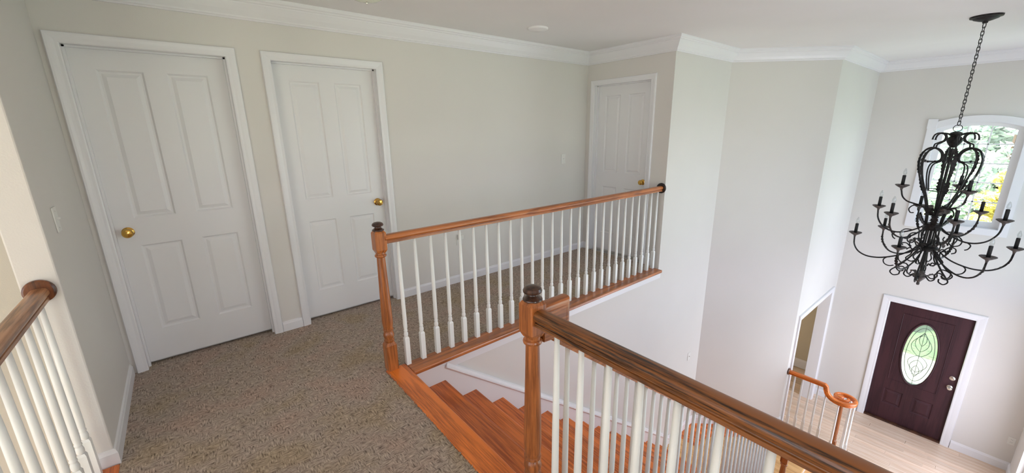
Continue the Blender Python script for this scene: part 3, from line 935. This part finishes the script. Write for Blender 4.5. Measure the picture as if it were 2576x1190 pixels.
# lower balustrade: level rail, drop and volute
bv = thing('balustrade', 'short orange oak handrail with a volute beside the front door', 'balustrade', (6.85, -2.3, LAND))
cV = (6.85, -2.3, LAND)
ZL = -1.868
XV = 6.825
lvl = [(XV, -2.000, ZL), (XV, -2.20, ZL), (XV, -2.425, ZL), (XV, -2.436, ZL - 0.012), (XV, -2.446, ZL - 0.060), (XV, -2.462, ZL - 0.100), (XV, -2.486, ZL - 0.132), (XV, -2.520, ZL - 0.156), (XV, -2.560, ZL - 0.170), (XV, -2.600, ZL - 0.175)]
ZV = ZL - 0.175
cx_, cy_ = XV + 0.150, -2.615
vol = []
for k in range(1, 40):
    a = k / 39
    th = math.pi + a * 2 * math.pi * 1.28
    rr = 0.150 * (1 - 0.66 * a)
    vol.append((cx_ + rr * math.cos(th), cy_ + rr * math.sin(th), ZV))
pts = [Vector(p) for p in lvl + vol]
rings = []
pu = Vector((-1, 0, 0))
for i, p in enumerate(pts):
    a = pts[max(0, i - 1)]; b = pts[min(len(pts) - 1, i + 1)]
    tg = (b - a).normalized()
    u = Vector((tg.y, -tg.x, 0)).normalized()
    v = u.cross(tg)
    if v.z < 0: v = -v
    wsc = 1.0 if i < len(lvl) else max(0.62, 1 - 0.38 * (i - len(lvl)) / 14)
    rings.append([tuple(p + u * uu * wsc + v * vv) for uu, vv in RP])
rel(MB().rings(rings, True, True), cV).build('handrail', WOOD_Y, bv)
rel(MB().lathe([(0.0, ZV - 0.031), (0.042, ZV - 0.031), (0.042, ZV - 0.018), (0.048, ZV + 0.0), (0.048, ZV + 0.014), (0.038, ZV + 0.027), (0.0, ZV + 0.031)], 24, (cx_ + 0.0, cy_ + 0.040, 0)), cV).build('volute_eye', WOOD_Y, bv)
rel(MB().lathe([(0.0, 0.0), (0.046, 0.0), (0.050, -0.006), (0.049, -0.013), (0.042, -0.018), (0.0, -0.018)], 28, (XV, Y_O - 0.004, ZL), 'y'), cV).build('rosette', ROSD, bv)
bal_lv = baluster_mesh('baluster', ZL - 0.028 - LAND, 0.2)
for i in range(5):
    link('baluster', bal_lv, bv, (0, -2.075 - 0.093 * i - cV[1], 0))
zst = LAND - 0.21
bal_v = baluster_mesh('baluster', ZV - 0.028 - zst, 0.26)
for dx_, dy_ in ((0.004, -2.60), (0.055, -2.715), (0.150, -2.738), (0.230, -2.685), (0.245, -2.60)):
    link('baluster', bal_v, bv, (dx_, dy_ - cV[1], zst - LAND))
nw = MB()
nxv, nyv = cx_ + 0.005 - cV[0], cy_ + 0.01 - cV[1]
h0 = zst - LAND
nw.rings([[(nxv - a, nyv - a, h0 + z), (nxv + a, nyv - a, h0 + z), (nxv + a, nyv + a, h0 + z), (nxv - a, nyv + a, h0 + z)] for a, z in ((0.036, 0), (0.036, 0.22), (0.026, 0.24))], False, True)
nw.lathe([(0.027, h0 + 0.235), (0.034, h0 + 0.25), (0.028, h0 + 0.262), (0.034, h0 + 0.285), (0.028, h0 + 0.31), (0.033, h0 + 0.32), (0.028, h0 + 0.33), (0.0325, h0 + 0.38), (0.030, h0 + 0.55), (0.025, h0 + ZV - 0.031 - zst)], 18, (nxv, nyv, 0))
nw.build('newel_post', WOOD_Z, bv)

# ------------------------------------------------------------------ chandelier
CX, CY = 6.061, -3.087
ch = thing('chandelier', 'three-tier black wrought-iron chandelier hanging on a chain in the foyer', 'chandelier', (CX, CY, 0.0))
def rad(pts, ang):
    c, s_ = math.cos(R(ang)), math.sin(R(ang))
    return [(r * c, r * s_, z) for r, z in pts]
MB().lathe([(0.0, 2.352), (0.016, 2.354), (0.018, 2.366), (0.045, 2.374), (0.075, 2.386), (0.082, 2.394), (0.098, 2.398), (0.100, CEIL), (0.0, CEIL)], 32).build('ceiling_canopy', IRON, ch)
# chain
zt, zb_ = 2.352, 1.522
nl = 27
link_m = []
pitch = (zt - zb_) / nl
def link_mesh():
    hh, ww = pitch * 0.66, 0.0105
    pts = []
    for k in range(16):
        a = 2 * math.pi * k / 16
        c, s_ = math.cos(a), math.sin(a)
        pts.append((ww * (abs(c) ** 0.6) * (1 if c > 0 else -1), 0, hh * (abs(s_) ** 0.8) * (1 if s_ > 0 else -1)))
    b = MB().tube(pts, 0.0027, 6, True)
    me = bpy.data.meshes.new('chain_link'); me.from_pydata(b.v, [], b.f); me.polygons.foreach_set('use_smooth', b.sm); me.materials.append(IRON); me.update()
    return me
lm = link_mesh()
for i in range(nl):
    link('chain_link', lm, ch, (0, 0, zt - pitch * (i + 0.5)), R(35) if i % 2 else R(125))
MB().tube([(0.029 * math.sin(a) * math.cos(R(100)), 0.029 * math.sin(a) * math.sin(R(100)), 1.493 + 0.029 * math.cos(a)) for a in [2 * math.pi * k / 20 for k in range(20)]], 0.003, 6, True).build('hanging_ring', IRON, ch)
# hub with leaves
MB().lathe([(0.0, 1.318), (0.020, 1.325), (0.034, 1.345), (0.050, 1.372), (0.054, 1.395), (0.046, 1.410), (0.034, 1.422), (0.044, 1.438), (0.042, 1.452), (0.024, 1.462), (0.0, 1.466)], 20).build('crown_hub', IRON, ch)
def jag_leaf(path, w0, seed, flat_up=True):
    """serrated leaf strip along a path, bent about it"""
    rg = random.Random(seed)
    P = smooth_path(path, 5)
    mb = MB()
    n = len(P)
    side = None
    vs = []
    for i, p in enumerate(P):
        tg = (P[min(n - 1, i + 1)] - P[max(0, i - 1)]).normalized()
        hx = Vector((0, 0, 1)) if abs(tg.z) < 0.8 else Vector((p.x, p.y, 0)).normalized()
        sd = tg.cross(hx).normalized()
        nr = sd.cross(tg).normalized()
        t = i / (n - 1)
        wv = w0 * (math.sin(math.pi * min(1, t * 0.92 + 0.08)) ** 0.6) * (1.0 if i % 2 else 0.62) * rg.uniform(0.85, 1.15)
        vs.append((p + sd * wv + nr * (0.25 * wv), p + nr * 0.004 - nr * 0.0, p - sd * wv + nr * (0.25 * wv), p - nr * 0.006))
    return MB().rings([[tuple(q) for q in v] for v in vs], False, True)
NR = 6
RA = 12
for k in range(NR):
    a = RA + 60 * k
    hk = MB()
    hk.tube(smooth_path(rad([(0.03, 1.432), (0.075, 1.449), (0.115, 1.452), (0.142, 1.440), (0.153, 1.415), (0.155, 1.392)], a), 4), [0.0065] * 20 + [0.0095], 6)
    hk.tube(smooth_path(rad([(0.112, 1.452), (0.080, 1.440), (0.066, 1.412), (0.074, 1.385), (0.105, 1.365), (0.130, 1.350), (0.134, 1.318)], a), 4), 0.0060, 6)
    hk.build('crown_hook', IRON, ch)
    cr = MB()
    cr.tube(smooth_path(rad([(0.105, 1.194), (0.078, 1.196), (0.060, 1.222), (0.066, 1.268), (0.098, 1.304), (0.145, 1.319), (0.188, 1.292), (0.212, 1.225), (0.209, 1.150), (0.186, 1.050), (0.146, 0.945), (0.108, 0.850), (0.078, 0.750), (0.062, 0.660), (0.058, 0.560)], a), 5), 0.0080, 6)
    cr.tube(smooth_path(rad([(0.092, 1.188), (0.124, 1.170), (0.137, 1.120), (0.132, 1.040), (0.112, 0.932)], a), 4), 0.0055, 6)
    cr.build('cage_rib', IRON, ch)
    jag_leaf(rad([(0.150, 1.318), (0.200, 1.275), (0.216, 1.200), (0.207, 1.110), (0.190, 1.050)], a), 0.019, k).build('rib_leaf', IRON, ch)
    jag_leaf(rad([(0.180, 1.030), (0.150, 0.950), (0.125, 0.880)], a), 0.024, k + 20).build('rib_leaf', IRON, ch)
    b = MB().tube(rad([(0.085, 1.192), (0.205, 1.196)], a), 0.004, 6)
    b.lathe([(0.0, -0.010), (0.008, -0.006), (0.010, 0.0), (0.008, 0.006), (0.0, 0.010)], 8, rad([(0.172, 1.197)], a)[0])
    b.build('cage_bar', IRON, ch)
MB().tube([(0.112 * math.cos(2 * math.pi * k / 30), 0.112 * math.sin(2 * math.pi * k / 30), 0.930) for k in range(30)], 0.0042, 6, True).build('cage_ring', IRON, ch)
MB().lathe([(0.0, 1.32), (0.011, 1.31), (0.011, 0.10), (0.0, 0.10)], 10).build('centre_rod', IRON, ch)
MB().lathe([(0.030, 0.545), (0.066, 0.550), (0.070, 0.565), (0.064, 0.580), (0.070, 0.598), (0.064, 0.612), (0.030, 0.616)], 20).build('middle_band', IRON, ch)
MB().lathe([(0.020, 0.330), (0.060, 0.345), (0.078, 0.362), (0.080, 0.378), (0.066, 0.392), (0.030, 0.400)], 20).build('lower_band', IRON, ch)
MB().lathe([(0.0, -0.018), (0.010, -0.014), (0.013, 0.0), (0.010, 0.014), (0.016, 0.024), (0.026, 0.040), (0.042, 0.062), (0.050, 0.080), (0.044, 0.096), (0.030, 0.108), (0.034, 0.122), (0.020, 0.132), (0.0, 0.134)], 20).build('bottom_hub', IRONW, ch)
for k in range(NR):
    a = RA + 30 + 60 * k
    MB().tube(rad([(0.052, 0.56), (0.058, 0.37)], a), 0.0065, 6).build('stay_rod', IRON, ch)
    # rosette leaves round the waist
    jag_leaf(rad([(0.045, 0.690), (0.080, 0.745), (0.112, 0.768), (0.128, 0.748), (0.126, 0.722)], a - 6), 0.036, 40 + k).build('acanthus_leaf', IRONW if k % 3 == 0 else IRON, ch)
    jag_leaf(rad([(0.070, 0.60), (0.105, 0.66), (0.120, 0.70)], a + 22), 0.030, 60 + k).build('acanthus_leaf', IRON, ch)
    jag_leaf(rad([(0.060, 0.395), (0.095, 0.425), (0.125, 0.43), (0.140, 0.405)], a + 10), 0.034, 80 + k).build('acanthus_leaf', IRONW if k % 2 else IRON, ch)
    if k % 2 == 0:
        jag_leaf(rad([(0.045, 0.085), (0.085, 0.110), (0.115, 0.085)], a), 0.024, 90 + k).build('acanthus_leaf', IRONW, ch)
    # bottom scrolls
    s1 = MB()
    s1.tube(smooth_path(rad([(0.060, 0.355), (0.105, 0.270), (0.165, 0.185), (0.205, 0.140)], a - 15 + 30), 4), 0.0075, 6)
    s1.tube(smooth_path(rad([(0.050, 0.090), (0.090, 0.060), (0.125, 0.085), (0.120, 0.130), (0.150, 0.160), (0.205, 0.140), (0.235, 0.100), (0.205, 0.065), (0.165, 0.075), (0.160, 0.105)], a - 15 + 30), 5), 0.0058, 6)
    s1.tube(smooth_path(rad([(0.140, 0.330), (0.120, 0.350), (0.098, 0.335), (0.100, 0.290), (0.130, 0.240), (0.090, 0.215), (0.062, 0.225), (0.050, 0.200)], a), 5), 0.0058, 6)
    s1.build('bottom_scroll', IRON, ch)
CUP = MB().lathe([(0.0, -0.052), (0.007, -0.050), (0.010, -0.036), (0.013, -0.028), (0.030, -0.018), (0.046, -0.006), (0.054, 0.000), (0.053, 0.006), (0.042, 0.003), (0.020, -0.003), (0.0, -0.004)], 16)
CAN = MB().lathe([(0.0, -0.004), (0.0135, -0.004), (0.0135, 0.094), (0.0115, 0.096), (0.0, 0.096)], 14)
BLB = MB().lathe([(0.0, 0.094), (0.008, 0.096), (0.0135, 0.108), (0.0150, 0.120), (0.0130, 0.136), (0.0080, 0.152), (0.0030, 0.163), (0.0, 0.165)], 14)
def mesh_of(mb, name, mat):
    me = bpy.data.meshes.new(name); me.from_pydata(mb.v, [], mb.f); me.polygons.foreach_set('use_smooth', mb.sm); me.materials.append(mat); me.update()
    return me
cup_m, can_m, blb_m = mesh_of(CUP, 'candle_cup', IRONW), mesh_of(CAN, 'candle_sleeve', SLEEVE), mesh_of(BLB, 'flame_bulb', BULB)
TIERS = [
    (6, 45, 0.55, 0.450, [(0.070, 0.372), (0.115, 0.318), (0.180, 0.268), (0.260, 0.232), (0.345, 0.212), (0.430, 0.218), (0.500, 0.258), (0.540, 0.325), (0.550, 0.402)]),
    (6, 21, 0.428, 0.720, [(0.060, 0.580), (0.105, 0.540), (0.170, 0.500), (0.240, 0.478), (0.310, 0.486), (0.372, 0.525), (0.415, 0.595), (0.428, 0.672)]),
    (3, 100, 0.275, 0.960, [(0.055, 0.735), (0.110, 0.772), (0.165, 0.790), (0.215, 0.808), (0.255, 0.850), (0.273, 0.912)]),
]
SCROLLS = {
    0: [[(0.225, 0.245), (0.262, 0.232), (0.290, 0.200), (0.278, 0.160), (0.240, 0.142), (0.205, 0.152)], [(0.105, 0.345), (0.150, 0.395), (0.190, 0.385), (0.195, 0.350), (0.170, 0.335)]],
    1: [[(0.130, 0.522), (0.185, 0.520), (0.215, 0.485), (0.205, 0.440), (0.165, 0.425), (0.135, 0.448), (0.145, 0.475)], [(0.250, 0.478), (0.275, 0.455), (0.265, 0.420), (0.245, 0.405)]],
    2: [[(0.110, 0.775), (0.165, 0.770), (0.190, 0.735), (0.175, 0.700), (0.150, 0.700)]],
}
for ti, (n, a0, rr, zc, pth) in enumerate(TIERS):
    for k in range(n):
        a = a0 + 360 / n * k
        m_ = MB()
        m_.tube(smooth_path(rad(pth, a), 4), 0.0072, 6)
        for s_ in SCROLLS[ti]:
            m_.tube(smooth_path(rad(s_, a), 4), 0.0055, 6)
        arm = m_.build('arm', IRON, ch)
        jag_leaf(rad(pth[-4:-1] + [(pth[-1][0], pth[-1][1] - 0.01)], a), 0.016, 100 + ti * 10 + k).build('arm_leaf', IRONW if (k + ti) % 3 == 0 else IRON, arm)
        c, s_ = math.cos(R(a)), math.sin(R(a))
        for nm, me in (('candle_cup', cup_m), ('candle_sleeve', can_m), ('flame_bulb', blb_m)):
            link(nm, me, arm, (rr * c, rr * s_, zc))

# ------------------------------------------------------------------ small fittings
def switch(label, loc, rotz, outlet=False):
    s_ = thing('wall_outlet' if outlet else 'light_switch', label, 'outlet' if outlet else 'switch', loc, rotz)
    MB().box(-0.035, 0.035, -0.006, 0.0, -0.057, 0.057).build('cover_plate', PLATE, s_, bevel=0.003)
    if outlet:
        for z in (-0.02, 0.02):
            f = MB().lathe([(0.0, -0.008), (0.015, -0.008), (0.016, -0.004), (0.0, -0.004)], 16, (0, 0, z), 'y').build('socket', PLATE, s_)
            MB().box(-0.008, -0.0055, -0.0085, -0.007, z - 0.004, z + 0.005).box(0.0055, 0.008, -0.0085, -0.007, z - 0.004, z + 0.005).build('slots', SLOT, f)
    else:
        MB().box(-0.006, 0.006, -0.0075, -0.005, -0.013, 0.013).box(-0.004, 0.004, -0.017, -0.007, 0.0, 0.009).build('toggle', PLATE, s_)
        for z in (-0.038, 0.038):
            MB().lathe([(0.0, -0.0072), (0.0025, -0.007), (0.003, -0.0055), (0.0, -0.0055)], 8, (0, 0, z), 'y').build('screw', NICKEL, s_)
    return s_
switch('white toggle switch plate on the hall wall near the end door', (4.182, 0, 1.19), 0)
switch('white toggle switch plate on the left stub wall beside the first door', (X_L1, -0.735, 1.17), R(90))
switch('white toggle switch plate low on the stair wall by the platform', (5.561, Y_ST, -1.52), 0)
ot = switch('white outlet on the hall wall seen between balusters', (2.665, 0, 0.46), 0, True)
tag(MB().box(2.642, 2.690, -0.050, -0.008, 0.462, 0.512).build('plug_adapter', PLATE, bevel=0.005), 'small white adapter plugged into the hall outlet', 'adapter')
switch('white outlet on the front wall near the right corner', (X_F, -4.175, F + 0.46), R(-90), True)
sd = thing('smoke_detector', 'flat round white disc on the hall ceiling', 'smoke detector', (3.25, -0.553, CEIL))
MB().lathe([(0.0, -0.024), (0.068, -0.021), (0.084, -0.014), (0.090, -0.004), (0.090, 0.0), (0.0, 0.0)], 32).build('housing', CEILM, sd)
MB().lathe([(0.0, -0.025), (0.014, -0.024), (0.016, -0.020), (0.0, -0.020)], 16).build('sensor_cap', CEILM, sd)
hl = thing('ceiling_light', 'cream glass flush ceiling light in the hall at the top edge', 'ceiling light', (1.655, -0.69, CEIL))
MB().lathe([(0.0, -0.018), (0.135, -0.018), (0.145, -0.010), (0.145, 0.0), (0.0, 0.0)], 32).build('base_pan', TRIM, hl)
MB().lathe([(0.0, -0.084), (0.04, -0.081), (0.080, -0.070), (0.112, -0.050), (0.128, -0.026), (0.130, -0.016), (0.0, -0.016)], 32).build('glass_dome', paint('cream_glass', srgb(232, 234, 214), 0.25, 0.0002, 20, 0.01), hl)
MB().lathe([(0.0, -0.098), (0.006, -0.096), (0.008, -0.090), (0.004, -0.084), (0.010, -0.082), (0.0, -0.080)], 12).build('finial', NICKEL, hl)

# ------------------------------------------------------------------ outdoors
struct(MB().box(X_F + 0.16, 80, -60, 60, F - 0.5, F - 0.35).box(-60, X_F + 0.16, -60, -14, F - 0.5, F - 0.35).build('ground', LAWN))
struct(MB().box(-14, X_F + 0.16, -14, Y_R - 0.16, F - 0.5, F - 0.35).box(-14, -5.35, Y_R - 0.16, 3, F - 0.5, F - 0.35).build('bounce_ground', paint('bounce_grey', srgb(142, 139, 134), 0.9, 0.004, 20, 0.06)))  # unseen ground added outside, grey so its bounce stays neutral
struct(MB().box(X_F + 0.16, X_F + 3.2, -6.0, -0.8, F - 0.35, F - 0.06).build('porch_floor', CONC))
def tree(label, x, y, z0, h, rx, ry, mat, seed, n=5200, leaf=0.14):
    t = thing('tree', label, 'tree', (x, y, F - 0.36), 0)
    rg = random.Random(seed)
    hz = z0 - (F - 0.36)
    MB().tube([(0, 0, 0), (0.05, 0.03, hz), (0.02, -0.03, hz + h * 0.6)], [0.16, 0.12, 0.03], 8).build('trunk', BARK, t)
    clumps = []
    for i in range(34):
        u, v, w_ = rg.gauss(0, 1), rg.gauss(0, 1), rg.gauss(0, 1)
        l = math.sqrt(u * u + v * v + w_ * w_)
        q = rg.uniform(0.45, 0.9)
        clumps.append((u / l * rx * q, v / l * ry * q, hz + h / 2 + w_ / l * h / 2 * q, rg.uniform(0.25, 0.42)))
    fo = MB()
    vs, fs = [], []
    for i in range(n):
        c = rg.choice(clumps)
        u, v, w_ = rg.gauss(0, 1), rg.gauss(0, 1), rg.gauss(0, 1)
        l = math.sqrt(u * u + v * v + w_ * w_)
        rr = c[3] * min(rx, h / 2) * rg.uniform(0.75, 1.1)
        p = Vector((c[0] + u / l * rr, c[1] + v / l * rr, c[2] + w_ / l * rr))
        e1 = Vector((rg.gauss(0, 1), rg.gauss(0, 1), rg.gauss(0, 0.6))).normalized()
        e2 = e1.cross(Vector((rg.gauss(0, 1), rg.gauss(0, 1), rg.gauss(0, 1)))).normalized()
        s_ = leaf * rg.uniform(0.6, 1.2)
        b = len(vs)
        vs += [tuple(p + e1 * s_), tuple(p + e2 * s_ * 0.45), tuple(p - e1 * s_), tuple(p - e2 * s_ * 0.45)]
        fs.append((b, b + 1, b + 2, b + 3))
    fo.v, fo.f, fo.sm = vs, fs, [False] * len(fs)
    f = fo.build('foliage', mat, t)
    f['kind'] = 'stuff'
tree('yellow-green tree seen low through the arched window', 13.6, -3.52, -1.9, 2.5, 0.55, 0.50, LEAFY, 1, 5200, 0.07)
tree('tall green tree seen through the upper right window panes', 18.5, -3.4, -2.2, 6.5, 1.7, 1.4, LEAFG, 2, 9000)
tree('blue-green tree seen through the left window panes', 19.0, 0.4, -2.4, 5.4, 1.7, 1.7, LEAFB, 3, 8000)
tree('pale green tree behind the others outside the window', 27.0, -1.5, -2.6, 8.5, 3.4, 3.4, LEAFB, 4, 9000, 0.2)
tree('broad green tree outside to the right of the porch', 20.0, -7.8, -2.4, 6.2, 2.2, 2.0, LEAFG, 5, 8000)
tree('dense green shrub beyond the porch behind the front door', 14.5, -1.6, -3.3, 2.6, 0.9, 0.9, LEAFG, 6, 5000, 0.1)
